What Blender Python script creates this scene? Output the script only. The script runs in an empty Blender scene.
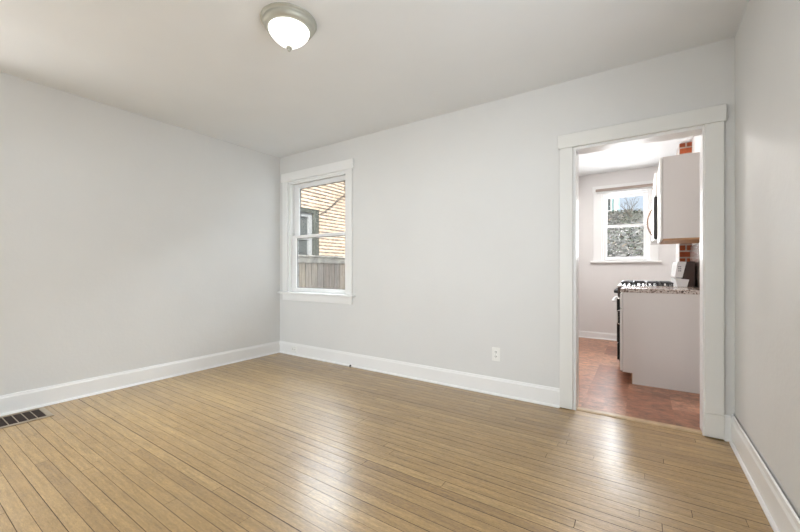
import bpy, bmesh, math, random
from mathutils import Vector, Matrix
C = bpy.context.scene.collection
PI = math.pi

# ------------------------------------------------------------------ camera
cam_d = bpy.data.cameras.new('camera'); cam = bpy.data.objects.new('camera', cam_d); C.objects.link(cam)
cam_d.sensor_width = 36.0; cam_d.lens = 361.0 / 800.0 * 36.0; cam_d.shift_y = 3.5 / 800.0
cam_d.clip_start = 0.02; cam_d.clip_end = 300
cam.location = (0, 0, 1.105); cam.rotation_euler = (PI / 2, 0, math.radians(33.84))
bpy.context.scene.camera = cam

# ------------------------------------------------------------------ exposure
vs = bpy.context.scene.view_settings
vs.view_transform = 'Standard'; vs.look = 'None'; vs.gamma = 1.0; vs.exposure = 0.18
vs.use_curve_mapping = False

# ------------------------------------------------------------------ world: overcast-bright sky, paler and dimmer near the horizon
w = bpy.data.worlds.new('sky'); bpy.context.scene.world = w; w.use_nodes = True
nt = w.node_tree; nt.nodes.clear()
wo = nt.nodes.new('ShaderNodeOutputWorld'); bg = nt.nodes.new('ShaderNodeBackground')
tc = nt.nodes.new('ShaderNodeTexCoord'); sp = nt.nodes.new('ShaderNodeSeparateXYZ')
cr = nt.nodes.new('ShaderNodeValToRGB'); st = nt.nodes.new('ShaderNodeMapRange')
nt.links.new(tc.outputs['Generated'], sp.inputs[0])
nt.links.new(sp.outputs['Z'], cr.inputs[0]); nt.links.new(sp.outputs['Z'], st.inputs['Value'])
cr.color_ramp.elements[0].position = 0.0; cr.color_ramp.elements[0].color = (0.72, 0.84, 1.0, 1)
cr.color_ramp.elements[1].position = 0.6; cr.color_ramp.elements[1].color = (0.86, 0.93, 1.0, 1)
st.inputs['From Min'].default_value = 0.22; st.inputs['From Max'].default_value = 0.5
st.inputs['To Min'].default_value = 0.9; st.inputs['To Max'].default_value = 2.6
# unseen bright patch of north-western sky, added to strengthen the floor glints
dt = nt.nodes.new('ShaderNodeVectorMath'); dt.operation = 'DOT_PRODUCT'; dt.inputs[1].default_value = (-0.45, 0.89, 0.0)
nt.links.new(tc.outputs['Generated'], dt.inputs[0])
az = nt.nodes.new('ShaderNodeMapRange'); az.interpolation_type = 'SMOOTHSTEP'
az.inputs['From Min'].default_value = 0.35; az.inputs['From Max'].default_value = 0.75
nt.links.new(dt.outputs['Value'], az.inputs['Value'])
el = nt.nodes.new('ShaderNodeMapRange'); el.interpolation_type = 'SMOOTHSTEP'
el.inputs['From Min'].default_value = 0.38; el.inputs['From Max'].default_value = 0.47
nt.links.new(sp.outputs['Z'], el.inputs['Value'])
cb = nt.nodes.new('ShaderNodeMath'); cb.operation = 'MULTIPLY'; nt.links.new(az.outputs[0], cb.inputs[0]); nt.links.new(el.outputs[0], cb.inputs[1])
ad = nt.nodes.new('ShaderNodeMath'); ad.operation = 'MULTIPLY_ADD'; nt.links.new(cb.outputs[0], ad.inputs[0]); ad.inputs[1].default_value = 26.0
nt.links.new(st.outputs[0], ad.inputs[2])
nt.links.new(cr.outputs[0], bg.inputs[0]); nt.links.new(ad.outputs[0], bg.inputs[1])
nt.links.new(bg.outputs[0], wo.inputs[0])

# ------------------------------------------------------------------ sun
sd = bpy.data.lights.new('sun', 'SUN'); sun = bpy.data.objects.new('sun', sd); C.objects.link(sun)
sd.energy = 9.0; sd.angle = math.radians(1.0); sd.color = (1.0, 0.95, 0.87)
sdir = Vector((0.62, -0.66, 0.50)).normalized()
sun.rotation_euler = sdir.to_track_quat('Z', 'Y').to_euler()

# ------------------------------------------------------------------ daylight at the windows, plus added fill left, right and in the kitchen
def area(name, loc, target, sx, sy, power, color=(1, 1, 1)):
    d = bpy.data.lights.new(name, 'AREA'); d.shape = 'RECTANGLE'; d.size = sx; d.size_y = sy
    d.energy = power; d.color = color
    o = bpy.data.objects.new(name, d); C.objects.link(o); o.location = loc
    o.rotation_euler = (Vector(target) - Vector(loc)).to_track_quat('-Z', 'Y').to_euler()
    return o
area('daylight_rear_left', (-3.45, -4.42, 1.45), (-5.6, 0, 1.85), 1.05, 1.5, 80, (0.865, 0.935, 1.0))
area('daylight_rear_right', (-2.15, -4.42, 1.45), (-4.9, 0, 1.85), 1.05, 1.5, 80, (0.865, 0.935, 1.0))
area('fill_left', (-4.22, 0.12, 1.50), (0, 0.12, 1.25), 0.6, 1.3, 16, (1.0, 0.97, 0.94))  # fill lamp added at an unseen window to brighten the right wall
area('daylight_kitchen', (-0.217, 6.74, 1.77), (-0.217, 0, 1.6), 0.5, 0.95, 28, (0.97, 0.975, 1.0))
kl = area('kitchen_fill_light', (-0.55, 4.70, 2.58), (-0.55, 4.70, 0), 0.26, 0.26, 24, (1.0, 0.97, 0.95))  # unseen lamp, added to brighten the kitchen
area('fill_right', (0.70, 0.95, 1.50), (-1.0, 0.95, 2.3), 1.2, 1.3, 30, (0.92, 0.955, 1.0))  # fill lamp added out of view, tilted up to brighten the ceiling

# ------------------------------------------------------------------ material helpers
def new_mat(name):
    m = bpy.data.materials.new(name); m.use_nodes = True
    return m, m.node_tree, m.node_tree.nodes['Principled BSDF']
def nd(nt, t, **kw):
    n = nt.nodes.new(t)
    for k, v in kw.items(): setattr(n, k, v)
    return n
def objco(nt):
    return nd(nt, 'ShaderNodeTexCoord').outputs['Object']
def noise(nt, co, scale, detail=3, rough=0.55, stretch=None):
    if stretch:
        mp = nd(nt, 'ShaderNodeMapping'); mp.inputs['Scale'].default_value = stretch
        nt.links.new(co, mp.inputs[0]); co = mp.outputs[0]
    n = nd(nt, 'ShaderNodeTexNoise'); n.inputs['Scale'].default_value = scale
    n.inputs['Detail'].default_value = detail; n.inputs['Roughness'].default_value = rough
    nt.links.new(co, n.inputs['Vector']); return n.outputs['Fac']
def ramp(nt, fac, stops):
    r = nd(nt, 'ShaderNodeValToRGB'); e = r.color_ramp.elements
    while len(e) < len(stops): e.new(0.5)
    for el, (p, c) in zip(e, stops):
        el.position = p; el.color = (c[0], c[1], c[2], 1) if not isinstance(c, (int, float)) else (c, c, c, 1)
    nt.links.new(fac, r.inputs[0]); return r.outputs[0]
def mth(nt, op, a, b=None, c=None):
    n = nd(nt, 'ShaderNodeMath', operation=op)
    for i, v in enumerate((a, b, c)):
        if v is None: continue
        if isinstance(v, (int, float)): n.inputs[i].default_value = v
        else: nt.links.new(v, n.inputs[i])
    return n.outputs[0]
def mix(nt, fac, a, b, mode='MIX'):
    n = nd(nt, 'ShaderNodeMix', data_type='RGBA', blend_type=mode)
    if isinstance(fac, (int, float)): n.inputs[0].default_value = fac
    else: nt.links.new(fac, n.inputs[0])
    for i, v in ((6, a), (7, b)):
        if isinstance(v, tuple): n.inputs[i].default_value = (v[0], v[1], v[2], 1)
        else: nt.links.new(v, n.inputs[i])
    return n.outputs[2]
def bump(nt, bsdf, h, strength, dist=0.01):
    b = nd(nt, 'ShaderNodeBump'); b.inputs['Strength'].default_value = strength; b.inputs['Distance'].default_value = dist
    nt.links.new(h, b.inputs['Height']); nt.links.new(b.outputs[0], bsdf.inputs['Normal'])

def painted(name, col, rough=0.5, var=0.03, bumps=0.15, scale=30, spec=0.5):
    m, nt, b = new_mat(name); co = objco(nt)
    f = noise(nt, co, 2.2, 3)
    lo = tuple(c * (1 - var) for c in col); hi = tuple(min(1, c * (1 + var)) for c in col)
    nt.links.new(ramp(nt, f, [(0.3, lo), (0.7, hi)]), b.inputs['Base Color'])
    b.inputs['Roughness'].default_value = rough; b.inputs['Specular IOR Level'].default_value = spec
    if bumps:
        h1 = noise(nt, co, scale, 3); h2 = noise(nt, co, 3.0, 2)
        h = mth(nt, 'ADD', mth(nt, 'MULTIPLY', h1, 0.25), h2)
        bump(nt, b, h, bumps, 0.01)
    return m
def plain(name, col, rough=0.5, metal=0.0, spec=0.5, var=0.06, scale=25):
    m, nt, b = new_mat(name); f = noise(nt, objco(nt), scale, 2)
    lo = tuple(c * (1 - var) for c in col); hi = tuple(min(1, c * (1 + var)) for c in col)
    nt.links.new(ramp(nt, f, [(0.3, lo), (0.7, hi)]), b.inputs['Base Color'])
    b.inputs['Roughness'].default_value = rough; b.inputs['Metallic'].default_value = metal
    b.inputs['Specular IOR Level'].default_value = spec
    return m

M = {}
M['wall'] = painted('wall_paint', (0.757, 0.757, 0.742), 0.55, 0.012, 0.35, 40)
M['wall_kitchen'] = painted('kitchen_wall_paint', (0.81, 0.79, 0.775), 0.6, 0.012, 0.2, 40)
M['ceiling'] = painted('ceiling_paint', (0.83, 0.845, 0.85), 0.7, 0.012, 0.25, 30)
M['trim'] = painted('white_trim_paint', (0.90, 0.90, 0.89), 0.32, 0.012, 0.08, 60)
M['casing'] = painted('off_white_casing_paint', (0.83, 0.83, 0.80), 0.34, 0.015, 0.10, 60)
M['white'] = plain('white_enamel', (0.84, 0.84, 0.83), 0.25, var=0.01)
M['cabinet'] = painted('cabinet_paint', (0.74, 0.695, 0.665), 0.4, 0.01, 0.03, 40)
M['cab_door'] = painted('cabinet_door_paint', (0.84, 0.82, 0.79), 0.3, 0.01, 0.0)
M['plate'] = plain('outlet_plastic', (0.90, 0.90, 0.87), 0.3, var=0.01)
M['slot'] = plain('dark_slot', (0.02, 0.02, 0.02), 0.6)
M['black'] = plain('black_enamel', (0.012, 0.011, 0.011), 0.2)
M['iron'] = plain('cast_iron', (0.02, 0.02, 0.022), 0.45)
M['steel'] = plain('brushed_steel', (0.62, 0.61, 0.59), 0.25, 1.0, var=0.05)
M['bronze'] = plain('bronze_handle', (0.30, 0.20, 0.15), 0.25, 0.9)
M['nickel'] = plain('brushed_nickel', (0.50, 0.50, 0.44), 0.5, 0.5, var=0.02)
M['brown'] = plain('dark_brown_enamel', (0.045, 0.022, 0.015), 0.3)
M['wood_edge'] = plain('raw_wood_edge', (0.46, 0.25, 0.12), 0.5, var=0.15)
M['blind'] = plain('blind_headrail', (0.42, 0.34, 0.29), 0.5, var=0.05)
M['putty'] = plain('dark_glazing_bead', (0.10, 0.09, 0.085), 0.7)
M['rubber'] = plain('black_rubber', (0.01, 0.01, 0.01), 0.5)
M['register'] = plain('tan_register_metal', (0.36, 0.29, 0.21), 0.4, 0.2, var=0.05)
M['duct'] = plain('dark_duct', (0.035, 0.02, 0.014), 0.6, var=0.3, scale=60)
M['roofing'] = plain('roof_shingle', (0.16, 0.15, 0.14), 0.8, var=0.2, scale=12)
M['siding_out'] = plain('sun_block_siding', (0.55, 0.54, 0.5), 0.7)
M['green_trim'] = plain('grey_green_trim', (0.05, 0.055, 0.043), 0.5, var=0.1)
M['win_frame'] = plain('neighbour_window_frame', (0.33, 0.34, 0.35), 0.4)
M['teal'] = plain('pale_teal_siding', (0.33, 0.50, 0.50), 0.6)
M['bark'] = plain('grey_bark', (0.10, 0.085, 0.07), 0.9, var=0.3)

def glass_mat():
    m, nt, b = new_mat('window_glass')
    out = nt.nodes['Material Output']
    tr = nd(nt, 'ShaderNodeBsdfTransparent'); gl = nd(nt, 'ShaderNodeBsdfGlossy'); gl.inputs['Roughness'].default_value = 0.02
    fr = nd(nt, 'ShaderNodeFresnel'); fr.inputs[0].default_value = 1.45
    ms = nd(nt, 'ShaderNodeMixShader')
    tr.inputs[0].default_value = (0.96, 0.97, 0.97, 1)
    nt.links.new(mth(nt, 'MULTIPLY', fr.outputs[0], 0.35), ms.inputs[0])
    nt.links.new(tr.outputs[0], ms.inputs[1]); nt.links.new(gl.outputs[0], ms.inputs[2])
    nt.links.new(ms.outputs[0], out.inputs['Surface'])
    return m
M['glass'] = glass_mat()
M['dark_glass'] = plain('dark_window_pane', (0.075, 0.085, 0.085), 0.08, var=0.1, scale=6)

def lamp_glass():
    m, nt, b = new_mat('lit_frosted_glass')
    b.inputs['Base Color'].default_value = (0.9, 0.9, 0.88, 1); b.inputs['Roughness'].default_value = 0.3
    b.inputs['Emission Color'].default_value = (1.0, 0.98, 0.95, 1)
    f = noise(nt, objco(nt), 8, 2)
    nt.links.new(mth(nt, 'MULTIPLY_ADD', f, 0.6, 2.2), b.inputs['Emission Strength'])
    return m
M['lamp_glass'] = lamp_glass()

def oak_floor():
    m, nt, b = new_mat('oak_strip_floor'); co = objco(nt)
    s = nd(nt, 'ShaderNodeSeparateXYZ'); nt.links.new(co, s.inputs[0])
    X, Y = s.outputs['X'], s.outputs['Y']
    wv = mth(nt, 'DIVIDE', Y, 0.0605)
    row = mth(nt, 'FLOOR', wv); fy = mth(nt, 'FRACT', wv)
    wn = nd(nt, 'ShaderNodeTexWhiteNoise', noise_dimensions='1D'); nt.links.new(row, wn.inputs['W'])
    r1 = wn.outputs['Value']
    wn2 = nd(nt, 'ShaderNodeTexWhiteNoise', noise_dimensions='1D'); nt.links.new(mth(nt, 'ADD', row, 311.7), wn2.inputs['W'])
    r2 = wn2.outputs['Value']
    u = mth(nt, 'DIVIDE', mth(nt, 'ADD', X, mth(nt, 'MULTIPLY', r1, 13.0)), mth(nt, 'MULTIPLY_ADD', r2, 1.5, 1.1))
    idx = mth(nt, 'FLOOR', u); fx = mth(nt, 'FRACT', u)
    cmb = nd(nt, 'ShaderNodeCombineXYZ'); nt.links.new(row, cmb.inputs[0]); nt.links.new(idx, cmb.inputs[1])
    wb = nd(nt, 'ShaderNodeTexWhiteNoise', noise_dimensions='2D'); nt.links.new(cmb.outputs[0], wb.inputs['Vector'])
    board = wb.outputs['Value']
    # grain, offset per board
    vadd = nd(nt, 'ShaderNodeVectorMath', operation='ADD'); nt.links.new(co, vadd.inputs[0])
    vs_ = nd(nt, 'ShaderNodeVectorMath', operation='SCALE'); nt.links.new(wb.outputs['Color'], vs_.inputs[0]); vs_.inputs['Scale'].default_value = 7.0
    nt.links.new(vs_.outputs[0], vadd.inputs[1]); gc = vadd.outputs[0]
    g1 = noise(nt, gc, 1.0, 6, 0.65, (5, 70, 1)); g2 = noise(nt, gc, 1.0, 4, 0.7, (45, 300, 1))
    base = ramp(nt, board, [(0.0, (0.345, 0.205, 0.070)), (0.2, (0.410, 0.252, 0.090)), (0.8, (0.455, 0.286, 0.107)), (1.0, (0.51, 0.332, 0.134))])
    g = ramp(nt, g1, [(0.3, 0.66), (0.64, 1.12)]); gg = ramp(nt, g2, [(0.3, 0.76), (0.65, 1.12)])
    col = mix(nt, 1.0, base, g, 'MULTIPLY'); col = mix(nt, 1.0, col, gg, 'MULTIPLY')
    col = mix(nt, 1.0, col, ramp(nt, noise(nt, co, 70, 4, 0.8, (0.6, 1.3, 1)), [(0.32, 0.80), (0.68, 1.16)]), 'MULTIPLY')
    worn = noise(nt, co, 0.9, 4, 0.6)
    col = mix(nt, ramp(nt, worn, [(0.42, 0.0), (0.66, 0.30)]), col, (0.47, 0.325, 0.165))
    # gaps
    gapw = mth(nt, 'MULTIPLY_ADD', mth(nt, 'POWER', r2, 5.0), 0.050, 0.034)
    edge = mth(nt, 'MINIMUM', fy, mth(nt, 'SUBTRACT', 1.0, fy))
    gy = mth(nt, 'LESS_THAN', fy, gapw)
    gx = mth(nt, 'LESS_THAN', fx, 0.0011)
    gap = mth(nt, 'MAXIMUM', gy, gx)
    gapn = noise(nt, co, 1.3, 2, 0.5, (0.8, 17, 1))
    gstr = mth(nt, 'MULTIPLY', gap, ramp(nt, gapn, [(0.3, 0.75), (0.6, 1.0)]))
    col = mix(nt, gstr, col, (0.022, 0.012, 0.005))
    # scratches / scuffs
    vo = noise(nt, co, 11, 8, 0.75); sc = ramp(nt, vo, [(0.58, 0.0), (0.66, 0.32)])
    col = mix(nt, sc, col, (0.26, 0.18, 0.11))
    nt.links.new(col, b.inputs['Base Color'])
    rr = mth(nt, 'MULTIPLY_ADD', noise(nt, co, 14, 7, 0.75), 0.34, 0.22)
    rr = mth(nt, 'MULTIPLY_ADD', board, 0.06, rr)
    nt.links.new(mth(nt, 'MULTIPLY_ADD', gap, 0.4, rr), b.inputs['Roughness'])
    b.inputs['Specular IOR Level'].default_value = 0.5
    nt.links.new(mth(nt, 'MULTIPLY_ADD', gap, -0.7, 0.7), b.inputs['Coat Weight']); b.inputs['Coat Roughness'].default_value = 0.25; b.inputs['Coat IOR'].default_value = 1.5
    cup = mth(nt, 'MULTIPLY', mth(nt, 'POWER', mth(nt, 'ABSOLUTE', mth(nt, 'SUBTRACT', fy, 0.5)), 2.0), -0.6)
    h = mth(nt, 'ADD', mth(nt, 'MULTIPLY', noise(nt, co, 9, 5, 0.7, (0.6, 1.6, 1)), 0.5), cup)
    h = mth(nt, 'ADD', h, mth(nt, 'MULTIPLY', board, 0.12))
    h = mth(nt, 'ADD', h, mth(nt, 'MULTIPLY', noise(nt, co, 38, 5, 0.75, (0.7, 1.5, 1)), 0.6))
    h = mth(nt, 'SUBTRACT', h, mth(nt, 'MULTIPLY', gap, 0.5))
    bump(nt, b, h, 0.6, 0.004)
    return m
M['oak'] = oak_floor()

def kitchen_floor():
    m, nt, b = new_mat('red_brown_vinyl_plank'); co = objco(nt)
    s = nd(nt, 'ShaderNodeSeparateXYZ'); nt.links.new(co, s.inputs[0])
    wv = mth(nt, 'DIVIDE', mth(nt, 'ADD', s.outputs['X'], 0.105), 0.305); row = mth(nt, 'FLOOR', wv)
    wn = nd(nt, 'ShaderNodeTexWhiteNoise', noise_dimensions='1D'); nt.links.new(row, wn.inputs['W'])
    u = mth(nt, 'DIVIDE', mth(nt, 'ADD', s.outputs['Y'], mth(nt, 'MULTIPLY', wn.outputs['Value'], 0.6)), 0.61)
    idx = mth(nt, 'FLOOR', u)
    cmb = nd(nt, 'ShaderNodeCombineXYZ'); nt.links.new(row, cmb.inputs[0]); nt.links.new(idx, cmb.inputs[1])
    wb = nd(nt, 'ShaderNodeTexWhiteNoise', noise_dimensions='2D'); nt.links.new(cmb.outputs[0], wb.inputs['Vector'])
    vadd = nd(nt, 'ShaderNodeVectorMath', operation='ADD'); nt.links.new(co, vadd.inputs[0])
    vs_ = nd(nt, 'ShaderNodeVectorMath', operation='SCALE'); nt.links.new(wb.outputs['Color'], vs_.inputs[0]); vs_.inputs['Scale'].default_value = 26.0
    nt.links.new(vs_.outputs[0], vadd.inputs[1])
    g = noise(nt, vadd.outputs[0], 1.0, 8, 0.75, (13, 16, 1))
    base = ramp(nt, wb.outputs['Value'], [(0, (0.30, 0.130, 0.078)), (1, (0.52, 0.275, 0.175))])
    col = mix(nt, 1.0, base, ramp(nt, g, [(0.34, 0.38), (0.5, 0.92), (0.66, 1.45)]), 'MULTIPLY')
    nt.links.new(col, b.inputs['Base Color'])
    nt.links.new(mth(nt, 'MULTIPLY_ADD', g, 0.25, 0.22), b.inputs['Roughness'])
    bump(nt, b, g, 0.25, 0.004)
    return m
M['vinyl'] = kitchen_floor()

def brick_mat(name, c1, c2, mortar, axes, scale=1.0, msize=0.012, bw=0.2, rh=0.075, bias=0.0, raked=0):
    m, nt, b = new_mat(name); co = objco(nt)
    s = nd(nt, 'ShaderNodeSeparateXYZ'); nt.links.new(co, s.inputs[0])
    c = nd(nt, 'ShaderNodeCombineXYZ'); nt.links.new(s.outputs[axes[0]], c.inputs[0]); nt.links.new(s.outputs[axes[1]], c.inputs[1])
    br = nd(nt, 'ShaderNodeTexBrick'); nt.links.new(c.outputs[0], br.inputs['Vector'])
    br.inputs['Scale'].default_value = 1.0; br.inputs['Mortar Size'].default_value = msize
    br.inputs['Mortar Smooth'].default_value = 0.1; br.inputs['Bias'].default_value = bias
    br.inputs['Brick Width'].default_value = bw; br.inputs['Row Height'].default_value = rh
    for k, v in (('Color1', c1), ('Color2', c2), ('Mortar', mortar)): br.inputs[k].default_value = (*v, 1)
    f = noise(nt, co, 18, 4)
    if raked:
        fz = mth(nt, 'FRACT', mth(nt, 'DIVIDE', s.outputs['Z'], rh))
        ln = mth(nt, 'LESS_THAN', fz, raked)
        rag = noise(nt, co, 1.0, 3, 0.6, (1, 9, 26))
        bc = mix(nt, mth(nt, 'MULTIPLY', ln, ramp(nt, rag, [(0.36, 0.35), (0.55, 1.0)])), br.outputs['Color'], mortar)
    else: bc = br.outputs['Color']
    nt.links.new(mix(nt, 1.0, bc, ramp(nt, f, [(0.3, 0.75), (0.7, 1.15)]), 'MULTIPLY'), b.inputs['Base Color'])
    b.inputs['Roughness'].default_value = 0.85
    bump(nt, b, mth(nt, 'SUBTRACT', mth(nt, 'MULTIPLY', f, 0.2), br.outputs['Fac']), 0.8, 0.012)
    return m
M['brick'] = brick_mat('cream_face_brick', (0.78, 0.63, 0.48), (0.62, 0.46, 0.33), (0.085, 0.055, 0.04), ('Y', 'Z'), msize=0.003, raked=0.40)
M['brick_red'] = brick_mat('orange_chimney_brick', (0.52, 0.12, 0.04), (0.36, 0.08, 0.03), (0.62, 0.50, 0.42), ('X', 'Z'), bw=9.0, rh=0.078, msize=0.009)
M['brick_side'] = brick_mat('whitewashed_chimney_brick', (0.74, 0.68, 0.64), (0.66, 0.55, 0.50), (0.70, 0.66, 0.62), ('Y', 'Z'), bw=0.22, rh=0.078, msize=0.009)

def granite():
    m, nt, b = new_mat('speckled_granite'); co = objco(nt)
    v = nd(nt, 'ShaderNodeTexVoronoi'); v.inputs['Scale'].default_value = 110; nt.links.new(co, v.inputs['Vector'])
    s = nd(nt, 'ShaderNodeSeparateColor'); nt.links.new(v.outputs['Color'], s.inputs[0])
    col = ramp(nt, s.outputs[0], [(0.0, (0.05, 0.035, 0.03)), (0.22, (0.22, 0.15, 0.12)), (0.4, (0.46, 0.38, 0.33)), (1.0, (0.70, 0.62, 0.57))])
    nt.links.new(col, b.inputs['Base Color']); b.inputs['Roughness'].default_value = 0.15
    return m
M['granite'] = granite()

def fence_wood():
    m, nt, b = new_mat('weathered_fence_wood'); co = objco(nt)
    s = nd(nt, 'ShaderNodeSeparateXYZ'); nt.links.new(co, s.inputs[0])
    row = mth(nt, 'FLOOR', mth(nt, 'DIVIDE', s.outputs['Y'], 0.15))
    wn = nd(nt, 'ShaderNodeTexWhiteNoise', noise_dimensions='1D'); nt.links.new(row, wn.inputs['W'])
    g = noise(nt, co, 1.0, 6, 0.7, (30, 34, 2.6))
    base = ramp(nt, wn.outputs['Value'], [(0, (0.24, 0.185, 0.15)), (0.4, (0.34, 0.29, 0.255)), (0.7, (0.40, 0.32, 0.235)), (1, (0.45, 0.43, 0.39))])
    nt.links.new(mix(nt, 1.0, base, ramp(nt, g, [(0.3, 0.5), (0.65, 1.35)]), 'MULTIPLY'), b.inputs['Base Color'])
    b.inputs['Roughness'].default_value = 0.85; bump(nt, b, g, 0.5, 0.01)
    return m
M['fence'] = fence_wood()

def litter_ground():
    m, nt, b = new_mat('leaf_litter_ground'); co = objco(nt)
    v = nd(nt, 'ShaderNodeTexVoronoi'); v.inputs['Scale'].default_value = 9; nt.links.new(co, v.inputs['Vector'])
    s = nd(nt, 'ShaderNodeSeparateColor'); nt.links.new(v.outputs['Color'], s.inputs[0])
    a = ramp(nt, s.outputs[0], [(0, (0.012, 0.011, 0.009)), (0.35, (0.04, 0.037, 0.031)), (0.7, (0.08, 0.073, 0.065)), (1, (0.16, 0.15, 0.14))])
    g = noise(nt, co, 1.1, 3)
    col = mix(nt, ramp(nt, g, [(0.5, 0.0), (0.62, 0.6)]), a, (0.035, 0.045, 0.02))
    nt.links.new(col, b.inputs['Base Color']); b.inputs['Roughness'].default_value = 0.95
    bump(nt, b, s.outputs[1], 0.6, 0.03)
    return m
M['litter'] = litter_ground()
def leaves_mat():
    m, nt, b = new_mat('dry_leaves')
    oi = nd(nt, 'ShaderNodeNewGeometry')
    col = ramp(nt, oi.outputs['Random Per Island'], [(0, (0.02, 0.017, 0.014)), (0.3, (0.06, 0.054, 0.045)), (0.55, (0.12, 0.11, 0.10)), (0.75, (0.045, 0.065, 0.025)), (0.9, (0.30, 0.28, 0.27)), (1, (0.15, 0.09, 0.035))])
    nt.links.new(col, b.inputs['Base Color']); b.inputs['Roughness'].default_value = 0.7
    return m
M['leaves'] = leaves_mat()

# ------------------------------------------------------------------ mesh helpers
class MB:
    def __init__(s): s.bm = bmesh.new()
    def box(s, x0, x1, y0, y1, z0, z1, bevel=0.0, seg=1):
        r = bmesh.ops.create_cube(s.bm, size=1.0); vs = r['verts']
        for v in vs: v.co = Vector(((x0 + x1) / 2 + v.co.x * (x1 - x0), (y0 + y1) / 2 + v.co.y * (y1 - y0), (z0 + z1) / 2 + v.co.z * (z1 - z0)))
        if bevel:
            es = list({e for v in vs for e in v.link_edges})
            bmesh.ops.bevel(s.bm, geom=es, offset=bevel, segments=seg, profile=0.5, affect='EDGES')
        return s
    def prism(s, prof, p0, p1, u, v):
        """profile points (a, b) placed as p + a*u + b*v, extruded from p0 to p1"""
        u, v, p0, p1 = Vector(u), Vector(v), Vector(p0), Vector(p1)
        A = [s.bm.verts.new(p0 + a * u + b * v) for a, b in prof]
        B = [s.bm.verts.new(p1 + a * u + b * v) for a, b in prof]
        n = len(prof)
        for i in range(n): s.bm.faces.new((A[i], A[(i + 1) % n], B[(i + 1) % n], B[i]))
        s.bm.faces.new(A[::-1]); s.bm.faces.new(B)
        return s
    def lathe(s, prof, c=(0, 0, 0), n=48, axis='Z'):
        rings = []
        def pt(r, h, t):
            a, b = r * math.cos(t), r * math.sin(t)
            d = {'Z': (a, b, h), 'X': (h, a, b), 'Y': (a, h, b)}[axis]
            return Vector(c) + Vector(d)
        for r, h in prof:
            if r < 1e-6: rings.append([s.bm.verts.new(pt(0, h, 0))])
            else: rings.append([s.bm.verts.new(pt(r, h, 2 * PI * i / n)) for i in range(n)])
        for a, b in zip(rings, rings[1:]):
            for i in range(n):
                j = (i + 1) % n
                if len(a) == 1 and len(b) == 1: continue
                if len(a) == 1: s.bm.faces.new((a[0], b[i], b[j]))
                elif len(b) == 1: s.bm.faces.new((a[i], a[j], b[0]))
                else: s.bm.faces.new((a[i], a[j], b[j], b[i]))
        return s
    def tube(s, pts, r, n=10, radii=None, cap=True):
        pts = [Vector(p) for p in pts]; rings = []
        up = Vector((0.13, 0.21, 0.97)).normalized(); prev = None
        for i, p in enumerate(pts):
            d = (pts[min(i + 1, len(pts) - 1)] - pts[max(i - 1, 0)]).normalized()
            a = d.cross(up if prev is None else prev)
            if a.length < 1e-4: a = d.cross(Vector((1, 0, 0)))
            a.normalize(); b = d.cross(a).normalized(); prev = None
            rr = radii[i] if radii else r
            rings.append([s.bm.verts.new(p + rr * (math.cos(2 * PI * k / n) * a + math.sin(2 * PI * k / n) * b)) for k in range(n)])
        for A, B in zip(rings, rings[1:]):
            for k in range(n): s.bm.faces.new((A[k], A[(k + 1) % n], B[(k + 1) % n], B[k]))
        if cap: s.bm.faces.new(rings[0][::-1]); s.bm.faces.new(rings[-1])
        return s
    def build(s, name, mat, parent=None, smooth=False):
        bmesh.ops.recalc_face_normals(s.bm, faces=s.bm.faces)
        me = bpy.data.meshes.new(name); s.bm.to_mesh(me); s.bm.free()
        me.materials.append(mat)
        if smooth:
            for p in me.polygons: p.use_smooth = True
        o = bpy.data.objects.new(name, me); C.objects.link(o)
        if parent is not None:
            o.parent = parent; o.matrix_parent_inverse = parent.matrix_world.inverted() if False else Matrix.Translation(-Vector(parent.get('_w', (0, 0, 0))))
        return o
def smooth_angle(o, ang=40):
    me = o.data
    for p in me.polygons: p.use_smooth = True
    bm = bmesh.new(); bm.from_mesh(me)
    for e in bm.edges:
        if len(e.link_faces) == 2 and e.calc_face_angle(0) > math.radians(ang): e.smooth = False
    bm.to_mesh(me); bm.free(); return o

WORLD = {}
def thing(name, label, cat, loc=(0, 0, 0), group=None):
    o = bpy.data.objects.new(name, None); C.objects.link(o); o.location = loc
    o.empty_display_size = 0.1
    o['label'] = label; o['category'] = cat
    if group: o['group'] = group
    WORLD[o.name] = Vector(loc)
    return o
def tag(o, label, cat, group=None):
    o['label'] = label; o['category'] = cat
    if group: o['group'] = group
    return o
def part(mb, name, mat, parent, smooth=False, label=None):
    """mesh in world coordinates, parented keeping its place"""
    o = mb.build(name, mat, None, smooth)
    o.parent = parent
    base = Vector(parent.location); p = parent.parent
    while p is not None: base += Vector(p.location); p = p.parent
    o.data.transform(Matrix.Translation(-base))
    if label: o['label'] = label
    return o
def struct(mb, name, mat, smooth=False):
    o = mb.build(name, mat, None, smooth); o['kind'] = 'structure'; return o
def struct_root(name, loc=(0, 0, 0)):
    o = bpy.data.objects.new(name, None); C.objects.link(o); o.location = loc; o['kind'] = 'structure'; return o

# ------------------------------------------------------------------ dimensions
XL, XR, YB, H = -4.03, 0.495, 3.121, 2.60       # room: left, right, back wall, ceiling
YB2 = 3.26                                       # kitchen side of the back wall
KY, KX, KH = 6.54, -0.90, 2.63                   # kitchen far wall, left wall, ceiling
YF, YF2, YR = -0.32, -0.44, -4.30                # front wall with wide cased opening, next room's far wall
DX0, DX1, DZ = -0.455, 0.3476, 2.065             # kitchen doorway rough opening
WX0, WX1, WZ0, WZ1 = -3.865, -2.83, 0.80, 2.256  # window opening
KW = (-0.53, 0.09, 1.24, 2.30)                   # kitchen window opening

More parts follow.
